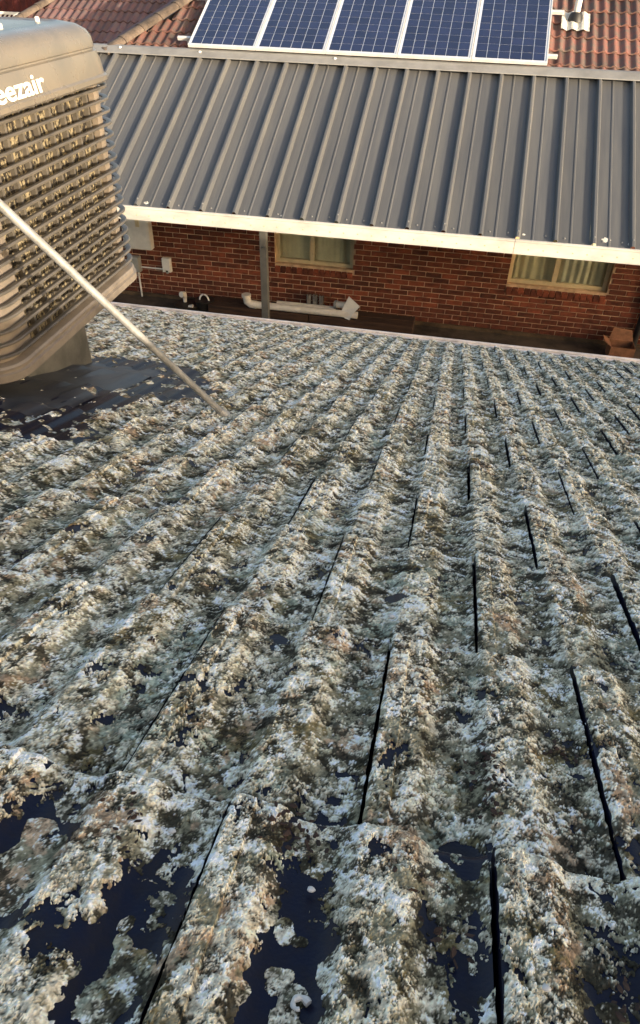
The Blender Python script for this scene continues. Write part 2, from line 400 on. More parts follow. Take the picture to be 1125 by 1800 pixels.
mb = MB(); yr = RV_-RO[1]; mb.add([(-4.2, yr, .03), (24, yr, .03), (24, yr-4.5, .03-4.5*math.tan(2*PITCH)), (-4.2, yr-4.5, .03-4.5*math.tan(2*PITCH))], [(0, 1, 2, 3)])
mb.build('back_slope', M['tile'], roof)
for i in range(70):
    x0 = -4.2+i*.40; mb = MB(); rg = []
    for xx, k in ((x0, 1.06), (x0+.05, 1.03), (x0+.41, .97)):
        rg.append([(xx, yr+.13*k*math.cos(a), .055+.105*k*math.sin(a)) for a in np.linspace(-.35, math.pi+.35, 11)])
    mb.loft(rg); mb.build('ridge_cap', M['tile'], roof, smooth=True)
ro = rest.build('outer_roof_tile', M['tile'], roof); ro['kind'] = 'stuff'
# eaves gutter
VG = NC*G
gu = empty('eaves_gutter', r2w(0, VG, -.05)); tag(gu, 'pale metal gutter along the lower edge of the lichen roof', 'gutter')
g0 = r2w(0, VG+.01, -.03)
def gutter_sec():
    y = g0.y; z = g0.z
    return [(y-.02, z-.045), (y-.02, z-.12), (y+.085, z-.12), (y+.105, z-.012), (y+.092, z+.0), (y+.070, z-.004), (y+.070, z-.010), (y+.090, z-.010), (y+.097, z-.016), (y+.080, z-.112), (y-.014, z-.112), (y-.014, z-.045)]
mb = MB(); s_ = gutter_sec(); mb.loft([[(-4.2, a, b) for a, b in s_], [(3.6, a, b) for a, b in s_]])
o = mb.build('gutter_trough', M['gutter'], gu); o.matrix_parent_inverse = gu.matrix_world.inverted() if False else Matrix.Translation(-gu.location)
mb = MB().tube([(-4.2, g0.y+.101, g0.z+.006), (3.6, g0.y+.101, g0.z+.006)], .013, 8)
o = mb.build('gutter_bead', M['gutter'], gu, smooth=True); o.matrix_parent_inverse = Matrix.Translation(-gu.location)
def child(o, root):
    o.parent = root; o.matrix_parent_inverse = Matrix.Translation(-root.location) @ Matrix.Identity(4); return o
# ------------------------------------------------------------------ ground
GZ = -4.08
g = MB().box(-60, 60, -40, 90, GZ-.2, GZ).build('ground', M['soil']); tag(g, kind='structure')
# ------------------------------------------------------------------ the brick house
YW = 10.4
house = empty('brick_house', (0, YW, GZ)); tag(house, 'red brick house behind the patio cover with terracotta tiled roof', 'house')
wins = [(-2.64, -1.42, -3.33), (.88, 2.30, -3.31)]; WTOP = -2.2
WX0, WX1, WZ1 = -7.4, 6.2, -1.08
mb = MB()
segs = [(WX0, wins[0][0]), (wins[0][1], wins[1][0]), (wins[1][1], WX1)]
for a, b in segs: mb.box(a, b, YW+.008, YW+.23, GZ, WZ1)
for a, b, z in wins:
    mb.box(a, b, YW+.008, YW+.23, GZ, z-.002); mb.box(a, b, YW+.008, YW+.23, WTOP, WZ1)
wall = child(mb.build('wall', M['mortar'], house), house)
BL, BH, BJ = .228, .066, .012
bm_ = MB().box(0, BL, -.0, .10, 0, BH).build('brick_source', M['brick'], None, bevel=.003, seg=1); BM = bm_.data; BM.name = 'brick'; bpy.data.objects.remove(bm_)
bm_ = MB().box(0, BL/2-BJ/2, -.0, .10, 0, BH).build('brick_source', M['brick'], None, bevel=.003, seg=1); BMH = bm_.data; BMH.name = 'half_brick'; bpy.data.objects.remove(bm_)
def px(P):
    q = MC.T @ (np.array(P)-CAM); return 562.5+FPX*q[0]/-q[2], 900-FPX*q[1]/-q[2]
BP = BL+BJ; CP = BH+BJ; spots = []
z = GZ+.06; row = 0
while z < WZ1-.1:
    off = 0 if row % 2 == 0 else BP/2
    x = WX0+.01-off
    zmid = z+BH/2
    runs = [(WX0, WX1)]
    if any(zmid > wz-.10 and zmid < WTOP for _, _, wz in wins):
        runs = []; cur = WX0
        for a, b, wz in wins:
            if zmid > wz-.10: runs.append((cur, a)); cur = b
        runs.append((cur, WX1))
    while x < WX1:
        for a, b in runs:
            lo, hi = max(x, a+.003), min(x+BL, b-.003)
            if hi-lo > .04: spots.append((lo, hi, z))
        x += BP
    z += CP; row += 1
def visq(s):
    X, Y = px((.5*(s[0]+s[1]), YW, s[2]+BH/2)); yf = 385+(X-240)*.0881; yg = 535+(X-190)*.107
    return 235 < X < 1130 and yf+3 < Y < yg-6
seen = [s for s in spots if visq(s)]; hid = [s for s in spots if not visq(s)]
seen.sort(key=lambda s: (-round(s[2], 2), s[0]))
def brickobj(s):
    lo, hi, zz = s; full = hi-lo > .2295
    o = bpy.data.objects.new('brick', BM if full else BMH); link(o, wall)
    o.scale = (1 if full else (hi-lo)/(BL/2-BJ/2), 1, 1); o.location = (lo, YW+(random.random()-.5)*.004-.004, zz+(random.random()-.5)*.003)
    o.rotation_euler = (0, (random.random()-.5)*.008, (random.random()-.5)*.01)
full_seen = [s for s in seen if s[1]-s[0] > .2]
ind = set(map(id, full_seen[:300]))
for s in full_seen[:300]: brickobj(s)
mb = MB()
for s in [q for q in spots if id(q) not in ind]: mb.box(s[0], s[1], YW-.004+random.random()*.003, YW+.1, s[2], s[2]+BH)
o = child(mb.build('outer_brick', M['brick'], house), house); o['kind'] = 'stuff'
# windows
for wi, (a, b, zs) in enumerate(wins):
    we = empty('window', (a, YW, zs)); we.parent = house; we.matrix_parent_inverse = Matrix.Translation(-house.location)
    b2 = b-.012; fy = YW+.085
    mb = MB().box(a, a+.055, fy, fy+.06, zs, WTOP).box(b2-.055, b2, fy, fy+.06, zs, WTOP).box(a+.055, b2-.055, fy-.004, fy+.062, zs, zs+.055)
    mid = a+(b2-a)*.47
    mb.box(mid-.035, mid+.035, fy-.002, fy+.05, zs+.055, WTOP)
    o = mb.build('frame', M['alu'], we, bevel=.004, seg=1); o.matrix_parent_inverse = Matrix.Translation(-we.location)
    for p0, p1 in ((a+.055, mid-.035), (mid+.035, b2-.055)):
        o = MB().box(p0, p1, fy+.028, fy+.033, zs+.055, WTOP).build('pane', M['glass'], we); o.matrix_parent_inverse = Matrix.Translation(-we.location)
    # sloping brick-on-edge sill
    n = int((b-a)/.0865); st = (b-a)/n
    for i in range(n):
        mb = MB(); x0 = a+i*st+.004; x1 = a+(i+1)*st-.004
        sec = [(YW-.03, zs-.125), (YW-.03, zs-.055), (YW+.084, zs-.004), (YW+.10, zs-.125)]
        mb.loft([[(x0, p, q) for p, q in sec], [(x1, p, q) for p, q in sec]])
        o = mb.build('sill_brick', M['brick'], we, bevel=.004, seg=1); o.matrix_parent_inverse = Matrix.Translation(-we.location)
    # curtain folds and dark room behind
    ny = 120; V = []; F = []
    for i in range(ny):
        t = i/(ny-1); x = a+.02+(b-a-.04)*t
        am = .016 if wi else .005
        y = YW+.143+am*math.sin(t*70+2*math.sin(t*9))+ (.02 if not wi else 0)*t
        for zz in (zs-.02, WTOP): V.append((x, y, zz))
    dark = lambda i: False
    for i in range(ny-1): F.append((2*i, 2*i+2, 2*i+3, 2*i+1))
    cut = int(ny*.50)
    o = mesh_np('curtain', V, F[cut:int(ny*(.80 if wi else .86))], M['curtain' if wi else 'blind'], we, True); o.matrix_parent_inverse = Matrix.Translation(-we.location)
    V2 = [(x, y+.05, zz) for x, y, zz in V]
    o = mesh_np('rear_curtain', V2, F, M['olive'] if 'olive' in M else M['blind'], we, True); o.matrix_parent_inverse = Matrix.Translation(-we.location)
    o = MB().box(a-.2, b+.2, YW+.5, YW+.52, zs-.3, WTOP+.2).build('room_back', M['room'], we); o.matrix_parent_inverse = Matrix.Translation(-we.location)
# plinth strip at the foot of the wall
child(MB().box(WX0, WX1, YW-.02, YW+.006, GZ, GZ+.055).build('plinth', M['plinth'], house), house)
# ------------------------------------------------------------------ patio cover
TH = R(25); EU = np.array([0, math.cos(TH), math.sin(TH)]); EN = np.array([0, -math.sin(TH), math.cos(TH)]); PO = np.array([0, 8.12, -1.95])
def pt(X, v, n=0): return (np.array([X, 0, 0])+PO+EU*v+EN*n)
patio = empty('patio_cover', (-2.17, 8.17, GZ)); tag(patio, 'dark grey ribbed steel patio roof with cream front beam on grey post', 'patio roof')
PER = .4045; X00 = -3.715
def sheet():
    sec = [(-.036, 0), (-.018, .046), (-.013, .050), (.010, .050), (.015, .046), (.034, 0), (.075, 0), (.150, .0015), (.157, .0085), (.171, .0085), (.178, .0015), (.27, 0), (.318, .003), (PER-.0365, 0)]
    V = []; F = []; n = len(sec)
    for v in (-.03, .7, 1.4, 2.1, 2.92):
        for x, h in sec: V.append(tuple(np.array([x, 0, 0])+EU*v+EN*h))
    for x, h in sec: V.append(tuple(np.array([x, 0, 0])+EU*-.03+EN*(h-.004)))
    for j in range(4):
        for i in range(n-1): F.append((j*n+i, j*n+i+1, (j+1)*n+i+1, (j+1)*n+i))
    b = 5*n
    for i in range(n-1): F.append((i, b+i, b+i+1, i+1))
    me = bpy.data.meshes.new('roof_sheet'); me.from_pydata(V, [], F); me.materials.append(M['steel']); me.update(); return me
SM = sheet()
for i in range(-7, 19):
    o = bpy.data.objects.new('roof_sheet', SM); link(o, patio); o.matrix_parent_inverse = Matrix.Translation(-patio.location)
    o.location = (X00+PER*i, PO[1], PO[2]+(i % 2)*.0004)
PX0, PX1 = X00-7*PER-.03, X00+19*PER-.04
# ridge flashing at the top
mb = MB(); sec = [(2.79, .052), (2.80, .060), (2.93, .066), (2.99, .05), (2.99, .044), (2.93, .060), (2.80, .053)]
mb.loft([[tuple(pt(PX0, v, n)) for v, n in sec], [tuple(pt(PX1, v, n)) for v, n in sec]])
child(mb.build('apron_flashing', M['flash'], patio), patio)
for i in range(26):                      # foam closer between the ribs, under the flashing
    pass
mb = MB()
mb.loft([[tuple(pt(PX0, v, n)) for v, n in [(2.84, -.01), (2.84, .05), (2.9, .05), (2.9, -.01)]], [tuple(pt(PX1, v, n)) for v, n in [(2.84, -.01), (2.84, .05), (2.9, .05), (2.9, -.01)]]])
child(mb.build('foam_closer', M['deck'], patio), patio)
# front beam with a joint
yb = PO[1]-.055; zb = PO[2]-.004
def beam(x0, x1):
    sec = [(yb, zb-.152), (yb-.004, zb-.148), (yb-.004, zb-.02), (yb-.010, zb-.012), (yb-.010, zb+.006), (yb+.01, zb+.010), (yb+.04, zb-.002), (yb+.06, zb-.02), (yb+.06, zb-.152)]
    mb = MB(); mb.loft([[(x0, a, b) for a, b in sec], [(x1, a, b) for a, b in sec]])
    return child(mb.build('front_beam', M['cream'], patio), patio)
XJ = .715
beam(PX0, XJ-.002); beam(XJ+.002, PX1)
dm = MB().loft([[(math.cos(t)*r, y, math.sin(t)*r*.75) for t in np.linspace(0, 2*math.pi, 9)[:-1]] for y, r in ((0, .011), (-.003, .009), (-.0045, .004))]).build('dimple_source', M['alu'], None, smooth=True)
DM = dm.data; DM.name = 'rivet'; bpy.data.objects.remove(dm)
x = PX0+.2
while x < PX1-.1:
    o = bpy.data.objects.new('rivet', DM); link(o, patio); o.matrix_parent_inverse = Matrix.Translation(-patio.location); o.location = (x, yb-.0042, zb-.088+random.uniform(-.003,.003)); x += .158+random.uniform(-.006, .006)
# post with base, purlins beneath, screws
mb = MB().box(-2.222, -2.135, 8.13, 8.215, GZ, -1.99); child(mb.build('post', M['post'], patio, bevel=.006), patio)
mb = MB().box(-2.25, -2.10, 8.10, 8.245, GZ, GZ+.012); child(mb.build('post_foot', M['post'], patio), patio)
mb = MB().tube([(-2.178, 8.129, -2.31), (-2.178, 8.118, -2.31)], .011, 8); child(mb.build('bolt', M['tin'], patio), patio)
mb = MB().box(3.4, 3.487, 8.13, 8.215, GZ, -1.99); child(mb.build('post', M['post'], patio, bevel=.006), patio)
for v in (1.0, 2.0):
    mb = MB(); sec = [(v, -.012), (v+.06, -.012), (v+.06, -.10), (v, -.10)]
    mb.loft([[tuple(pt(PX0, a, b)) for a, b in sec], [tuple(pt(PX1, a, b)) for a, b in sec]]); child(mb.build('purlin', M['post'], patio), patio)
sm = MB().loft([[(math.cos(t)*r, math.sin(t)*r, z) for t in np.linspace(0, 2*math.pi, 7)[:-1]] for z, r in ((0, .012), (.004, .011), (.005, .006), (.011, .005))]).build('screw_source', M['flash'], None)
SMm = sm.data; SMm.name = 'screw'; bpy.data.objects.remove(sm)
for i in range(-2, 15):
    for dx, h in ((.0, .051), (.10, .001), (.30, .001)):
        if random.random() < .25: continue
        o = bpy.data.objects.new('screw', SMm); link(o, patio); o.matrix_parent_inverse = Matrix.Translation(-patio.location)
        p = pt(X00+PER*i+dx, .06+random.uniform(-.01,.01), h); o.location = p; o.rotation_euler = (TH, 0, 0)
mb = MB()
for X, v in ((-4.88, 2.90), (-3.72, 2.89), (-1.85, 2.90)):
    P = Vector(pt(X, v, .066)); mb.tube([P, P+Vector(EN.tolist())*.012], [.022, .014], 8)
o = child(mb.build('flashing_fixing', M['white'], patio, smooth=True), patio); o['kind'] = 'stuff'
# lichen blots at the sheet ends
for X, v, r in ((1.68, .085, .045), (1.93, .05, .03), (.80, .06, .018), (-3.62, .05, .03), (-1.94, .03, .02)):
    n = 22; ring = []
    V = [tuple(pt(X, v, .006))]; F = []
    for k in range(n):
        a = 2*math.pi*k/n; rr = r*(.75+.5*random.random()); V.append(tuple(pt(X+math.cos(a)*rr, v+math.sin(a)*rr*.8, .0025)))
        F.append((0, 1+k, 1+(k+1) % n))
    child(mesh_np('lichen_spot', V, F, M['lead'], patio), patio)
# ------------------------------------------------------------------ neighbour's tiled roof
rf = empty('roof', (0, 10.6, -.8)); rf.parent = house; rf.matrix_parent_inverse = Matrix.Translation(-house.location)
def in_roof(o): o.parent = rf; o.matrix_parent_inverse = Matrix.Translation(-rf.location); return o
TW, TG = .275, .30
def rtile_mesh(name, m):
    nx = 17; xs = np.linspace(0, TW, nx); ys = [-.03, .0, .012, .28, .30]  # y: 0 at lower nose, up the slope
    V = []; F = []
    for y in ys:
        for x in xs:
            t = (x/(TW/2)) % 1.; h = .017*math.cos(2*math.pi*(t-.5)); h = h if h > -.010 else -.010
            n = .022-.022*y/TG + h
            if y == -.03: n -= .012
            yy = max(y, -.0) if y != -.03 else -.004
            V.append(tuple(np.array([x, 0, 0])+EU*yy+EN*n))
    for j in range(len(ys)-1):
        for i in range(nx-1): F.append((j*nx+i, j*nx+i+1, (j+1)*nx+i+1, (j+1)*nx+i))
    b = len(V)
    for x in xs: V.append(tuple(np.array([x, 0, 0])+EU*.004+EN*-.01))
    for i in range(nx-1): F.append((i, b+i, b+i+1, i+1))
    me = bpy.data.meshes.new(name); me.from_pydata(V, [], F); me.materials.append(m); me.polygons.foreach_set('use_smooth', [True]*len(me.polygons)); me.set_sharp_from_angle(angle=R(50)); me.update(); return me
RT = rtile_mesh('terracotta_tile', M['rtile']); PT = rtile_mesh('mauve_tile', M['ptile'])
def hipx(v): return -4.98+(v-3.11)*.62
V0 = 2.86
restn = MB(); rvv = np.array([v.co[:] for v in RT.vertices]); rff = [tuple(p.vertices) for p in RT.polygons]
for r in range(0, 12):
    for c in range(-24, 20):
        X = c*TW; v = V0+r*TG
        if X+TW*.6 < hipx(v+.15): continue
        under = -3.75 < X < .45 and 3.2 < v
        if r < 6 and X < 2.7 and not under:
            o = bpy.data.objects.new('roof_tile', RT); link(o); in_roof(o); o.location = pt(X, v, -.035+random.uniform(-.002,.002))
            o.rotation_euler = (random.uniform(-.006,.006), random.uniform(-.008,.008), random.uniform(-.008,.008))
        else: restn.add(rvv+pt(X, v, -.035), rff)
o = in_roof(restn.build('outer_roof_tile', M['rtile'], rf)); o['kind'] = 'stuff'
# roof slope beyond the hip and sarking
v1 = V0+12*TG
mb = MB(); mb.add([tuple(pt(hipx(2.8), 2.8, -.07)), tuple(pt(hipx(v1), v1, -.07)), tuple(pt(hipx(v1)-3.5, v1, -1.6)), tuple(pt(hipx(2.8)-.9, 2.8, -.5))], [(0, 1, 2, 3)])
in_roof(mb.build('side_slope', M['ptile'], rf))
mb = MB(); mb.add([tuple(pt(hipx(2.8), 2.8, -.06)), tuple(pt(6, 2.8, -.06)), tuple(pt(6, v1, -.06)), tuple(pt(hipx(v1), v1, -.06))], [(0, 1, 2, 3)])
in_roof(mb.build('sarking', M['deck'], rf))
def capmesh(L, r=.115):
    V = []; F = []; n = 9
    for y, k in ((0, 1.08), (.02, 1.10), (.05, 1.02), (L, .95)):
        for i in range(n):
            a = math.pi*(i/(n-1)); V.append((math.cos(a)*r*k, y, math.sin(a)*r*.62*k))
    for j in range(3):
        for i in range(n-1): F.append((j*n+i, j*n+i+1, (j+1)*n+i+1, (j+1)*n+i))
    F.append(tuple(range(n)))
    me = bpy.data.meshes.new('hip_cap'); me.from_pydata(V, [], F); me.materials.append(M['cap']); me.polygons.foreach_set('use_smooth', [True]*len(me.polygons)); me.set_sharp_from_angle(angle=R(40)); me.update(); return me
CM = capmesh(.36)
def caps(A, B, n):
    A = Vector(A); B = Vector(B); d = (B-A).normalized(); q = d.to_track_quat('Y', 'Z')
    for i in range(n):
        o = bpy.data.objects.new('hip_cap', CM); link(o); in_roof(o); o.location = A+d*(.34*i); o.rotation_mode = 'QUATERNION'; o.rotation_quaternion = q
caps(pt(hipx(2.86), 2.86, -.01), pt(hipx(5.2), 5.2, -.01), 9)
# rear wing, mauve tiles, set back
BACK = np.array([0, 2.6, 0])
def ptb(X, v, n=0): return pt(X, v, n)+BACK
def hipb(v): return -8.35+(v-2.6)*.62
cnt = 0; restb = MB()
for r in range(0, 10):
    for c in range(-36, -14):
        X = c*TW; v = 2.0+r*TG
        if X+TW*.6 < hipb(v+.15): continue
        x_, y_ = px(ptb(X, v, 0))
        if -20 < x_ < 345 and -25 < y_ < 110:
            o = bpy.data.objects.new('roof_tile', PT); link(o); in_roof(o); o.location = ptb(X, v, -.035+random.uniform(-.002,.002)); cnt += 1
            o.rotation_euler = (random.uniform(-.006,.006), random.uniform(-.008,.008), random.uniform(-.008,.008))
        else: restb.add(rvv+ptb(X, v, -.035), rff)
o = in_roof(restb.build('outer_rear_tile', M['ptile'], rf)); o['kind'] = 'stuff'
mb = MB(); mb.add([tuple(ptb(hipb(1.7), 1.7, -.06)), tuple(ptb(-3.6, 1.7, -.06)), tuple(ptb(-3.6, 5, -.06)), tuple(ptb(hipb(5), 5, -.06))], [(0, 1, 2, 3)])
in_roof(mb.build('rear_sarking', M['deck'], rf))
caps(ptb(hipb(2.0), 2.0, -.01), ptb(hipb(5), 5, -.01), 11)
# far left: white lattice screen and dark red wall beyond the roofs
lt = empty('lattice_screen', (-10.6, 14.6, GZ)); tag(lt, 'white lattice screen glimpsed above the air cooler at the corner', 'lattice')
mb = MB().box(-12.4, -8.62, 14.57, 14.60, -.67, -.625).box(-12.4, -8.62, 14.57, 14.60, -1.45, -1.4)
child(mb.build('rail', M['white'], lt), lt)
mb = MB()
for i in range(42):
    x = -12.4+i*.09
    for s in (1, -1):
        x1 = min(-8.7, x+.75*s); mb.add([(x, 14.585+.006*s, -1.4), (x+.045, 14.585+.006*s, -1.4), (x1+.045, 14.585+.006*s, -.67), (x1, 14.585+.006*s, -.67)], [(0, 1, 2, 3)])
o = child(mb.build('lattice_strip', M['white'], lt), lt); o['kind'] = 'stuff'
mb = MB().box(-12.35, -12.27, 14.6, 14.66, GZ, -.63).box(-8.72, -8.64, 14.6, 14.66, GZ, -.63); child(mb.build('screen_post', M['white'], lt), lt)
sh = empty('red_shed', (-12, 17.3, GZ)); tag(sh, 'dark red shed wall behind the white lattice screen', 'shed')
child(MB().box(-15, -7.6, 16.5, 18.5, GZ, 1.0).build('wall', M['darkred'], sh), sh)
mb = MB()
for i in range(40): mb.box(-15+i*.15, -15+i*.15+.02, 16.48, 16.5, GZ, 1.0)
o = child(mb.build('batten', M['darkred'], sh), sh); o['kind'] = 'stuff'
mb = MB(); mb.loft([[(-15.2, 16.2, .98), (-15.2, 17.5, 1.5), (-15.2, 18.8, .98), (-15.2, 17.5, 1.42)], [(-7.4, 16.2, .98), (-7.4, 17.5, 1.5), (-7.4, 18.8, .98), (-7.4, 17.5, 1.42)]]); child(mb.build('roof', M['steel'], sh), sh)
# ------------------------------------------------------------------ solar panels
PW, PL = .952, 1.58
names = ['leftmost blue solar panel, beside the ridge capping', 'second blue solar panel from the ridge capping', 'middle one of the five blue solar panels', 'fourth blue solar panel, next but one to the vent pipe', 'rightmost blue solar panel, beside the vent pipe flashing']
cm = MB(); cw = (PW-.076)/6; ch = (PL-.08)/10
cell_me = None
Rm = Matrix(np.stack([[1,0,0], EU, EN], 1).tolist())
for i in range(5):
    X = -3.905+i*.957; e = empty('solar_panel', tuple(pt(X, 2.965, .075))); tag(e, names[i], 'solar panel', 'solar panels on the tiled roof')
    e.rotation_euler = (TH, 0, 0)
    f = .018
    mb = MB().box(0, PW, 0, f, 0, .04).box(0, PW, PL-f, PL, 0, .04).box(0, f, f, PL-f, 0, .04).box(PW-f, PW, f, PL-f, 0, .04)
    mb.build('frame', M['pframe'], e, bevel=.002, seg=1)
    MB().box(f, PW-f, f, PL-f, .026, .0335).build('backsheet', M['back'], e)
    if cell_me is None:
        gq = .0034; b = .004
        o = MB().add([(gq+b*.5, gq*.4, 0), (cw-gq-b*.5, gq*.4, 0), (cw-gq, b*.5, 0), (cw-gq, ch-b*.5, 0), (cw-gq-b*.5, ch-gq*.4, 0), (gq+b*.5, ch-gq*.4, 0), (gq, ch-b*.5, 0), (gq, b*.5, 0)], [tuple(range(8))]).build('cell', M['cell'], None)
        cell_me = o.data; bpy.data.objects.remove(o)
    for r in range(10):
        for c in range(6):
            o = bpy.data.objects.new('cell', cell_me); link(o, e); o.location = (.038+c*cw, .04+r*ch, .0355)
rl = empty('mounting_rail', tuple(pt(-4.1, 3.18, .04))); tag(rl, 'lower silver rail poking out at both ends under the solar panels', 'rail'); rl.rotation_euler = (TH, 0, 0)
MB().box(-.03, 5.10, 0, .04, -.01, .034).build('bar', M['pframe'], rl, bevel=.003, seg=1)
for xx in (.1, 1.3, 2.5, 3.7, 4.95): MB().box(xx, xx+.04, .005, .045, -.07, -.011).build('bracket', M['pframe'], rl)
r2 = empty('mounting_rail', tuple(pt(-4.1, 4.15, .04))); tag(r2, 'upper silver rail ending beside the vent pipe flashing', 'rail'); r2.rotation_euler = (TH, 0, 0)
MB().box(-.03, 5.14, 0, .04, -.01, .034).build('bar', M['pframe'], r2, bevel=.003, seg=1)
for xx in (.1, 1.3, 2.5, 3.7, 4.95): MB().box(xx, xx+.04, .005, .045, -.07, -.011).build('bracket', M['pframe'], r2)
# vent pipe with flashing
vp = empty('vent_pipe', tuple(pt(1.20, 4.12, 0))); tag(vp, 'white vent pipe with cream flashing collar standing on the tiles', 'vent pipe')
V = []; F = []; nx, ny = 15, 12
for j in range(ny):
    for i in range(nx):
        x = 1.02+.37*i/(nx-1); v = 3.86+.40*j/(ny-1); t = ((x)/(TW/2)) % 1.
        V.append(tuple(pt(x, v, .014+.014*math.cos(2*math.pi*(t-.5))+random.uniform(-.002,.003))))
for j in range(ny-1):
    for i in range(nx-1): F.append((j*nx+i, j*nx+i+1, (j+1)*nx+i+1, (j+1)*nx+i))
child(mesh_np('lead_sheet', V, F, M['lead'], vp, False), vp)
P = Vector(pt(1.20, 4.12, .0))
child(MB().tube([P+Vector((0,0,-.02)), P+Vector((0,-.004,.05)), P+Vector((0,0,.075))], [.105, .085, .066], 18).build('rubber_collar', M['black'], vp, smooth=True), vp)
child(MB().tube([P, P+Vector((0,0,.62))], .043, 16).build('pipe', M['white'], vp, smooth=True), vp)
child(MB().tube([P+Vector((0,0,.60)), P+Vector((0,0,.66)), P+Vector((0,0,.70))], [.07, .07, .03], 16).build('cowl', M['white'], vp, smooth=True), vp)
# ------------------------------------------------------------------ evaporative cooler
CX, CY = -1.735, 2.268; HX = .535; HY = .522; CZ0, CZ1 = -.582, .135
ac = empty('evaporative_cooler', (CX, CY, -.95)); tag(ac, 'brown louvred evaporative air cooler with glossy hood standing on the roof', 'air cooler')
def rr(hx, hy, r, z, n=8):
    P = []
    for cx, cy, a0 in ((hx-r, hy-r, 0), (-hx+r, hy-r, 90), (-hx+r, -hy+r, 180), (hx-r, -hy+r, 270)):
        for k in range(n+1):
            a = R(a0+90*k/n); P.append((CX+cx+r*math.cos(a), CY+cy+r*math.sin(a), z))
    return P
CR = .11
def rings(lst, **kw):
    mb = MB(); mb.loft([rr(HX+o_, HY+o_, max(.02, CR+o_), z) for o_, z in lst], **kw); return mb
child(rings([(-.052, CZ0+.03), (-.052, CZ1)]).build('cooling_pad', M['pad'], ac), ac)
# vertical dividers in front of the pad
for side in range(4):
    for k in range(-4, 5):
        t = k*.088; o_ = HX-.052
        a, b = (t-.006, t+.006)
        if side == 0: bx = (CX+o_, CX+o_+.016, CY+a, CY+b)
        elif side == 1: bx = (CX-o_-.016, CX-o_, CY+a, CY+b)
        elif side == 2: bx = (CX+a, CX+b, CY+o_, CY+o_+.016)
        else: bx = (CX+a, CX+b, CY-o_-.016, CY-o_)
        child(MB().box(*bx, CZ0+.03, CZ1).build('divider', M['louver'], ac), ac)
# corner panels
for qx, qy, a0 in ((1, 1, 0), (-1, 1, 90), (-1, -1, 180), (1, -1, 270)):
    mb = MB(); r0, r1 = CR-.028, CR-.05; cx, cy = CX+qx*(HX-CR), CY+qy*(HY-CR); ringL = []
    pts = []
    ext = .085 if qy < 0 else .02
    for rad in (r0, r1):
        ps = []
        for k in range(11):
            a = R(a0+90*k/10); ps.append((cx+rad*math.cos(a), cy+rad*math.sin(a)))
        d0 = (math.sin(R(a0)), -math.cos(R(a0))); d1 = (-math.sin(R(a0+90)), math.cos(R(a0+90)))
        ps = [(ps[0][0]+d0[0]*ext, ps[0][1]+d0[1]*ext)]+ps+[(ps[-1][0]+d1[0]*ext, ps[-1][1]+d1[1]*ext)]
        pts.append(ps)
    loop = pts[0]+pts[1][::-1]
    mb.loft([[(x, y, CZ0+.03) for x, y in loop], [(x, y, CZ1) for x, y in loop]])
    child(mb.build('corner_panel', M['corner'], ac), ac)
NL = 17; LP = (CZ1-.005-(CZ0+.05))/NL
for i in range(NL):
    z = CZ1-.012-LP*i
    sec = [(-.016, z-.007), (-.008, z-.004), (.002, z-.004), (.005, z-.007), (.004, z-.012), (.000, z-.0135), (-.006, z-.011), (-.016, z-.011)]
    mb = MB(); mb.loft([rr(HX+o_, HY+o_, CR+o_, zz) for o_, zz in sec+[sec[0]]], cap0=False, cap1=False)
    child(mb.build('louver', M['louver'], ac, smooth=True), ac)
# base tray
child(rings([(-.04, CZ0+.048), (.0, CZ0+.042), (.006, CZ0+.035), (.003, CZ0+.026), (.003, CZ0+.022), (.012, CZ0+.018), (.012, CZ0-.006), (.0, CZ0-.014), (-.08, CZ0-.020)]).build('base_tray', M['corner'], ac, smooth=True), ac)
# hood
HT = [(-.03, CZ1-.008), (.004, CZ1-.006), (.010, CZ1), (.010, CZ1+.014), (.003, CZ1+.020), (-.003, CZ1+.06), (-.012, CZ1+.088), (-.020, CZ1+.092), (-.021, CZ1+.096), (-.016, CZ1+.100), (-.020, CZ1+.128), (-.032, CZ1+.148), (-.058, CZ1+.164), (-.105, CZ1+.174), (-.112, CZ1+.171), (-.122, CZ1+.168), (-.22, CZ1+.176), (-.36, CZ1+.184)]
mb = MB(); mb.loft([rr(HX+o_, HY+o_, max(.05, CR+o_*.55), z) for o_, z in HT])
child(mb.build('hood', M['hood'], ac, smooth=True), ac)
for bx_, by_ in ((.38, -.36), (.38, .1), (.36, .36), (.05, .38), (-.3, .38), (.2, .30)):
    child(MB().loft([[(CX+bx_+math.cos(t)*r, CY+by_+math.sin(t)*r, CZ1+z) for t in np.linspace(0, 2*math.pi, 11)[:-1]] for z, r in ((.165, .008), (.181, .008), (.184, .005))]).build('hood_screw', M['white'], ac, smooth=True), ac)
# lettering on the side of the hood
fc = bpy.data.curves.new('lettering', 'FONT'); fc.body = 'Breezair'; fc.size = .072; fc.extrude = .0008; fc.offset = .0013; fc.space_character = 1.0; fc.align_x = 'RIGHT'
fo = bpy.data.objects.new('lettering_source', fc); COL.objects.link(fo)
bpy.context.view_layer.update(); dg = bpy.context.evaluated_depsgraph_get(); tme = bpy.data.meshes.new_from_object(fo.evaluated_get(dg)); bpy.data.objects.remove(fo)
tme.name = 'lettering'; tme.materials.clear(); tme.materials.append(M['letters'])
to = bpy.data.objects.new('lettering', tme); link(to, ac)
Bs = Matrix(((0, -.17, 1), (1.58, 0, 0), (0, 1.0, .17))).to_4x4()
Bs.translation = Vector((CX+HX+.006, 2.29, CZ1+.024)); to.matrix_parent_inverse = Matrix.Translation(-ac.location); to.matrix_basis = Bs
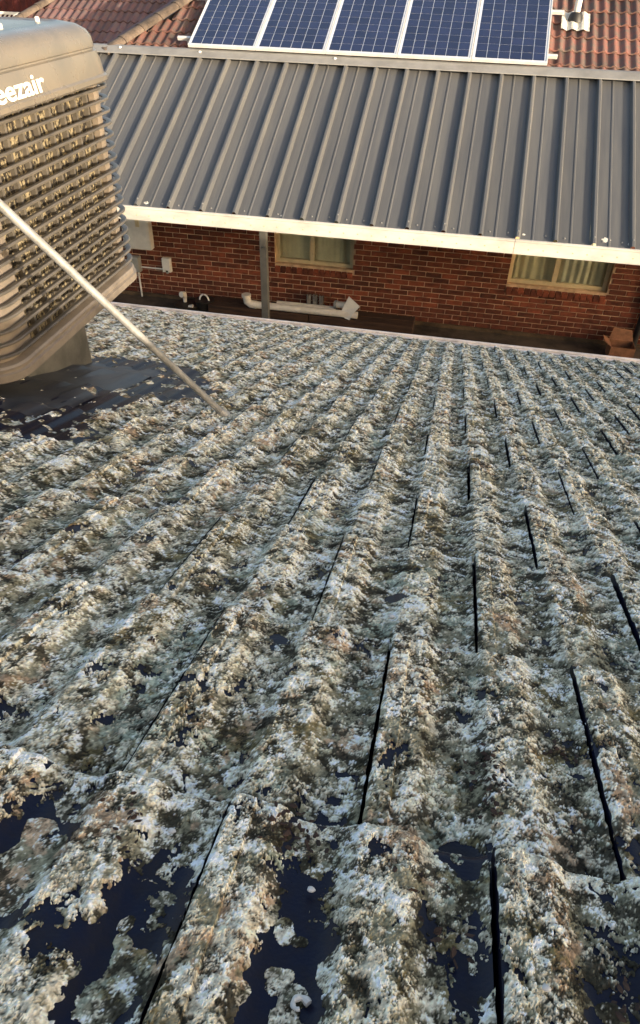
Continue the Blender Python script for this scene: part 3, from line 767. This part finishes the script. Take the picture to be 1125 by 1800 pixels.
# duct and feet
zb_ = -1.25
DX0, DX1, DY0, DY1 = CX-.34, CX+.335, CY-.34, CY+.31
child(MB().box(DX0, DX1, DY0, DY1, zb_, CZ0-.015).build('duct', M['duct'], ac, bevel=.006), ac)
mb = MB().box(DX0-.004, DX1+.004, DY0-.004, DY1+.004, CZ0-.16, CZ0-.152); child(mb.build('duct_seam', M['corner'], ac), ac)
# apron flashing draped over the tiles around the duct
V = []; F = []; nx, ny = 90, 60
def surf_uv(u, v):
    c = int(math.floor(v/G)); off = 0 if c % 2 == 0 else -W/2; x = (u-off) % W; return float(surf(np.array(x), np.array(v-c*G)))
for j in range(ny):
    for i in range(nx):
        u = -2.25+1.20*i/(nx-1); v = 1.72+1.03*j/(ny-1)
        ed = min(u+2.25, -1.05-u, v-1.72, 2.75-v); n = max(surf_uv(u, v)+.003, -.004-.03*math.exp(-ed/.035))+.0015*math.sin(u*19+v*23)
        V.append(tuple(r2w(u, v, n)))
for j in range(ny-1):
    for i in range(nx-1): F.append((j*nx+i, j*nx+i+1, (j+1)*nx+i+1, (j+1)*nx+i))
apo = mesh_np('apron_flashing', V, F, M['apron'], ac, True); child(apo, ac)
# ------------------------------------------------------------------ stay rod
b0 = r2w(-.562, 2.064, -.01); t0 = Vector((-.98, 1.605, .022)); dr = (t0-b0).normalized()
rod = empty('stay_rod', b0); tag(rod, 'pale galvanised stay rod slanting up from the roof past the cooler', 'rod')
child(MB().tube([b0, b0+dr*.4, b0+dr*.41, b0+dr*1.55], [.0112, .0112, .0118, .0118], 14).build('shaft', M['rod'], rod, smooth=True), rod)
mb = MB(); q = b0+Vector((0, 0, .012)); mb.tube([b0-dr*.005, b0+dr*.03], [.02, .0135], 12); child(mb.build('foot', M['rod'], rod, smooth=True), rod)
# ------------------------------------------------------------------ things along the brick wall
def lab(name, loc, label, cat, group=None): e = empty(name, loc); tag(e, label, cat, group); return e
def cb(root, name, m, *bx, bevel=0): return child(MB().box(*bx).build(name, M[m], root, bevel=bevel), root)
e = lab('meter_cabinet', (-4.75, YW, -3.27), 'large white meter cabinet on the brick wall beside the cooler', 'cabinet')
cb(e, 'body', 'white', -5.05, -4.60, YW-.14, YW-.006, -3.27, -2.55, bevel=.006); cb(e, 'door', 'white', -5.03, -4.62, YW-.152, YW-.142, -3.25, -2.57, bevel=.003); cb(e, 'latch', 'alu', -4.80, -4.74, YW-.17, YW-.153, -2.92, -2.76, bevel=.004)
e = lab('junction_box', (-4.93, YW, -3.62), 'grey junction box at the top of the white conduit', 'box')
cb(e, 'body', 'grey', -5.0, -4.86, YW-.10, YW-.006, -3.66, -3.42, bevel=.008); cb(e, 'lid', 'grey', -4.99, -4.87, YW-.112, YW-.101, -3.65, -3.43, bevel=.004)
e = lab('switch_box', (-4.42, YW, -3.6), 'small white switch box right of the grey junction box', 'box')
cb(e, 'body', 'white', -4.48, -4.34, YW-.08, YW-.006, -3.62, -3.40, bevel=.006); cb(e, 'lid', 'white', -4.47, -4.35, YW-.09, YW-.081, -3.61, -3.41, bevel=.003); cb(e, 'gland', 'grey', -4.43, -4.40, YW-.06, YW-.03, -3.65, -3.62); cb(e, 'gland', 'black', -4.425, -4.385, YW-.0915, YW-.0902, -3.61, -3.585)
e = lab('conduit', (-4.9, YW, GZ), 'thin white conduit running along and down the brick wall', 'conduit')
child(MB().tube([(-4.855, YW-.045, -3.585), (-4.485, YW-.045, -3.585)], .013, 8).build('cross_run', M['white'], e, smooth=True), e)
child(MB().tube([(-4.915, YW-.045, -3.66), (-4.915, YW-.045, GZ)], .014, 8).build('drop_run', M['white'], e, smooth=True), e)
cb(e, 'coupling', 'pvc', -4.935, -4.895, YW-.065, YW-.025, -3.74, -3.70, bevel=.004)
# sleeper bench with pipes on it
e = lab('timber_bench', (-1.8, 10.1, GZ), 'low brown timber sleeper ledge under the left window', 'timber ledge')
for i in range(2):
    for j in range(2): cb(e, 'sleeper', 'timber', -3.62+j*1.62, -2.01+j*1.62, 9.93+i*.19, 10.11+i*.19, GZ, GZ+.165, bevel=.01)
BZ = GZ+.165
def pipe(label, pts, r, m='pvc', name='drain_pipe', group='offcuts of white pipe on the ledge'):
    e = lab(name, pts[0], label, 'pipe', group)
    child(MB().tube(pts, r, 14).build('tube', M[m], e, smooth=True), e); return e
p1 = pipe('front white drain pipe with an elbow at its left end', [(-2.88, 9.99, BZ+.058), (-1.25, 9.99, BZ+.058)], .055)
child(MB().tube([(-2.84, 9.99, BZ+.058), (-2.93, 9.99, BZ+.060), (-2.985, 9.99, BZ+.095), (-3.0, 9.99, BZ+.19)], .062, 14).build('elbow', M['pvc'], p1, smooth=True), p1)
child(MB().tube([(-3.0, 9.99, BZ+.17), (-3.0, 9.99, BZ+.21)], .072, 14).build('socket', M['pvc'], p1, smooth=True), p1)
pipe('rear white drain pipe lying behind the longer one', [(-2.55, 10.14, BZ+.050), (-1.62, 10.14, BZ+.050)], .045)
p3 = pipe('short white pipe fitting at the right end of the ledge pipes', [(-1.60, 10.10, BZ+.15), (-1.45, 10.06, BZ+.17)], .05)
child(MB().tube([(-1.62, 10.105, BZ+.148), (-1.585, 10.095, BZ+.152)], .062, 14).build('collar', M['grey'], p3, smooth=True), p3)
e = lab('bent_sheet', (-1.40, 10.0, BZ+.12), 'folded white board propped on the pipe end under the window', 'board')
mb = MB(); mb.add([(-1.50, 9.98, BZ+.11), (-1.40, 10.02, BZ+.33), (-1.22, 9.99, BZ+.20), (-1.32, 9.94, BZ+.09)], [(0, 1, 2, 3)]); o = mb.build('panel', M['white'], e); sd = o.modifiers.new('s', 'SOLIDIFY'); sd.thickness = .008; child(o, e)
mb = MB(); mb.add([(-1.50, 9.975, BZ+.11), (-1.32, 9.935, BZ+.09), (-1.36, 9.92, BZ+.0), (-1.44, 9.93, BZ+.02)], [(0, 1, 2, 3)]); o = mb.build('flap', M['white'], e); sd = o.modifiers.new('s', 'SOLIDIFY'); sd.thickness = .008; child(o, e)
for i, (x, l) in enumerate(((-2.06, 'left'), (-1.96, 'middle'), (-1.86, 'right'))):
    e = lab('tin_can', (x, 10.20, BZ), f'{l} one of three shiny tins behind the white pipes', 'tin', 'shiny tins on the ledge')
    child(MB().tube([(x, 10.23, BZ), (x, 10.23, BZ+.215)], .045, 16).build('can_body', M['tin'], e, smooth=True), e)
    child(MB().tube([(x, 10.23, BZ+.2155), (x, 10.23, BZ+.226)], .047, 16).build('lid', M['tin'], e, smooth=True), e)
# pots and bucket at the left
e = lab('garden_bucket', (-3.75, 10.1, GZ), 'black garden bucket with a pale arched handle by the wall', 'bucket')
child(MB().tube([(-3.72, 10.08, GZ), (-3.72, 10.08, GZ+.17), (-3.72, 10.08, GZ+.18)], [.12, .155, .162], 18).build('pail', M['black'], e, smooth=True), e)
child(MB().tube([(-3.72+.075*math.cos(a), 10.06, GZ+.17+.10*math.sin(a)) for a in np.linspace(0, math.pi, 12)], .014, 8).build('handle', M['white'], e, smooth=True), e)
e = lab('black_tub', (-4.0, 10.0, GZ), 'low black tub with a beige tap head beside the bucket', 'tub')
child(MB().tube([(-4.0, 10.02, GZ), (-4.0, 10.02, GZ+.10), (-4.0, 10.02, GZ+.11)], [.17, .20, .205], 18).build('pail', M['black'], e, smooth=True), e)
child(MB().tube([(-4.05, 10.08, GZ+.1), (-4.05, 10.08, GZ+.2), (-4.05, 10.05, GZ+.24), (-4.07, 9.99, GZ+.26)], [.03, .035, .05, .045], 10).build('tap_head', M['pvc'], e, smooth=True), e)
child(MB().tube([(-3.93, 9.92, GZ+.10), (-3.86, 9.92, GZ+.12)], .03, 10).build('hose_end', M['pvc'], e, smooth=True), e)
# box and downpipe at the right
e = lab('cardboard_box', (2.62, 10.1, GZ), 'orange brown open box in the dark corner by the downpipe', 'box')
bx = (2.46, 2.80, 9.88, 10.16); zt = GZ+.20
for nm, q in (('side', (bx[0], bx[0]+.008, bx[2], bx[3])), ('side', (bx[1]-.008, bx[1], bx[2], bx[3])), ('side', (bx[0]+.008, bx[1]-.008, bx[2], bx[2]+.008)), ('side', (bx[0]+.008, bx[1]-.008, bx[3]-.008, bx[3]))): cb(e, nm, 'card', *q, GZ, zt)
mb = MB().add([(bx[0], bx[3], zt), (bx[1], bx[3], zt), (bx[1]-.03, bx[3]+.10, zt+.12), (bx[0]+.05, bx[3]+.10, zt+.14)], [(0, 1, 2, 3)]); o = mb.build('flap', M['card'], e); o.modifiers.new('s', 'SOLIDIFY').thickness = .006; child(o, e)
mb = MB().add([(bx[0], bx[2], zt), (bx[0], bx[3], zt), (bx[0]-.10, bx[3]-.02, zt+.06), (bx[0]-.10, bx[2]+.02, zt+.06)], [(0, 1, 2, 3)]); o = mb.build('flap', M['card'], e); o.modifiers.new('s', 'SOLIDIFY').thickness = .006; child(o, e)
e = lab('downpipe', (2.86, 10.2, GZ), 'dark round downpipe on the wall at the picture edge', 'pipe')
child(MB().tube([(2.86, YW-.07, -1.9), (2.86, YW-.07, GZ)], .045, 14).build('pipe', M['black'], e, smooth=True), e)
cb(e, 'bracket', 'grey', 2.81, 2.91, YW-.03, YW-.006, -3.2, -3.17)
# ------------------------------------------------------------------ small things on the lichen
leaf = mesh_np('leaf_litter_source', [(-.5,0,0),(-.15,.28,.08),(.3,.22,.02),(.55,0,.12),(.25,-.25,.03),(-.2,-.22,.1)], [(0,1,2,3,4,5)], M['leafbit']); LM = leaf.data; bpy.data.objects.remove(leaf)
piles = [(.255,.50,.022,.045,46),(.26,.44,.012,.03,22),(.065,.335,.030,.022,46),(.345,.555,.02,.02,16),(-.08,.30,.03,.03,16),(.215,.265,.018,.02,12),(.35,.25,.012,.02,8),(-.20,.62,.02,.02,8),(-.56,1.98,.05,.06,24),(.19,.31,.02,.02,8)]
mb = MB(); lv = np.array([v.co[:] for v in LM.vertices])
def surf_uv(u, v):
    c = int(math.floor(v/G)); off = 0 if c % 2 == 0 else -W/2; x = (u-off) % W; return float(surf(np.array(x), np.array(v-c*G)))
for (u, v, a, b, n) in piles:
    for i in range(n):
        uu = u+random.gauss(0, a*.5); vv = v+random.gauss(0, b*.5); s = random.uniform(.004, .010)
        Rq = np.array(Matrix.Rotation(random.uniform(0, 6.28), 3, 'Z') @ Matrix.Rotation(random.gauss(0, .5), 3, 'X'))
        P = (lv*s) @ Rq.T + np.array([uu, vv, surf_uv(uu, vv)+.003+random.uniform(0, .006)])
        mb.add([tuple(r2w(*p)) for p in P], [(0,1,2,3,4,5)])
o = mb.build('leaf_litter', M['leafbit']); tag(o, 'brown crumbs of dead leaf lodged among the lichen in the tile pans', 'leaf litter', kind='stuff')
# curled white shell and pale pebbles
def onroof(x, y, n=0):
    d = MC @ np.array([(x-562.5)/FPX, (900-y)/FPX, -1.]); N = TR @ np.array([0, 0, 1.]); t = (n-N @ CAM)/(N @ d); return TR.T @ (CAM+d*t)
q = onroof(527, 1765, -.012); zz = surf_uv(q[0], q[1])
e = empty('snail_shell', r2w(q[0], q[1], zz+.004)); tag(e, 'curled white snail shell on bare dark tile at the bottom edge', 'shell')
pts = []; rad = []
for k in range(26):
    a = k/25*4.3; r = .0075*(1-.12*a); pts.append(r2w(q[0]+r*math.cos(a+.6), q[1]+r*math.sin(a+.6)*1.0, zz+.004+.0008*a)); rad.append(.0022*(1-.16*a)*(1+.25*math.sin(a*5))+.0007)
child(MB().tube(pts, rad, 8).build('whorl', M['shell'], e, smooth=True), e)
for i, (x, y, r, l) in enumerate(((690, 1068, .0045, 'small pinkish white pebble in the pan below the mid tile joint'), (302, 1452, .0032, 'small pale pebble beside the long joint at lower left'), (548, 1552, .003, 'small white pebble by the leaf crumbs'), (960, 1738, .003, 'white fleck stone on the roll at lower right'), (428, 963, .005, 'pale oval pebble on the mid roof'), (672, 1430, .0028, 'tiny pale pebble near the central joint'))):
    q = onroof(x, y, 0); zz = surf_uv(q[0], q[1])+.006
    mb = MB(); rg = []
    for j in range(6):
        ph = math.pi*(j+.5)/6-math.pi/2
        rg.append([tuple(r2w(q[0]+1.25*r*math.cos(ph)*math.cos(t)*(1+.15*math.sin(3*t+i)), q[1]+r*math.cos(ph)*math.sin(t), zz+.7*r*math.sin(ph))) for t in np.linspace(0, 2*math.pi, 11)[:-1]])
    mb.loft(rg); o = mb.build('pebble', M['shell'], None, smooth=True); tag(o, l, 'pebble', 'pale pebbles on the lichen')
print('individual tiles', nt_ind, 'bricks', len(full_seen), 'rear tiles', cnt)
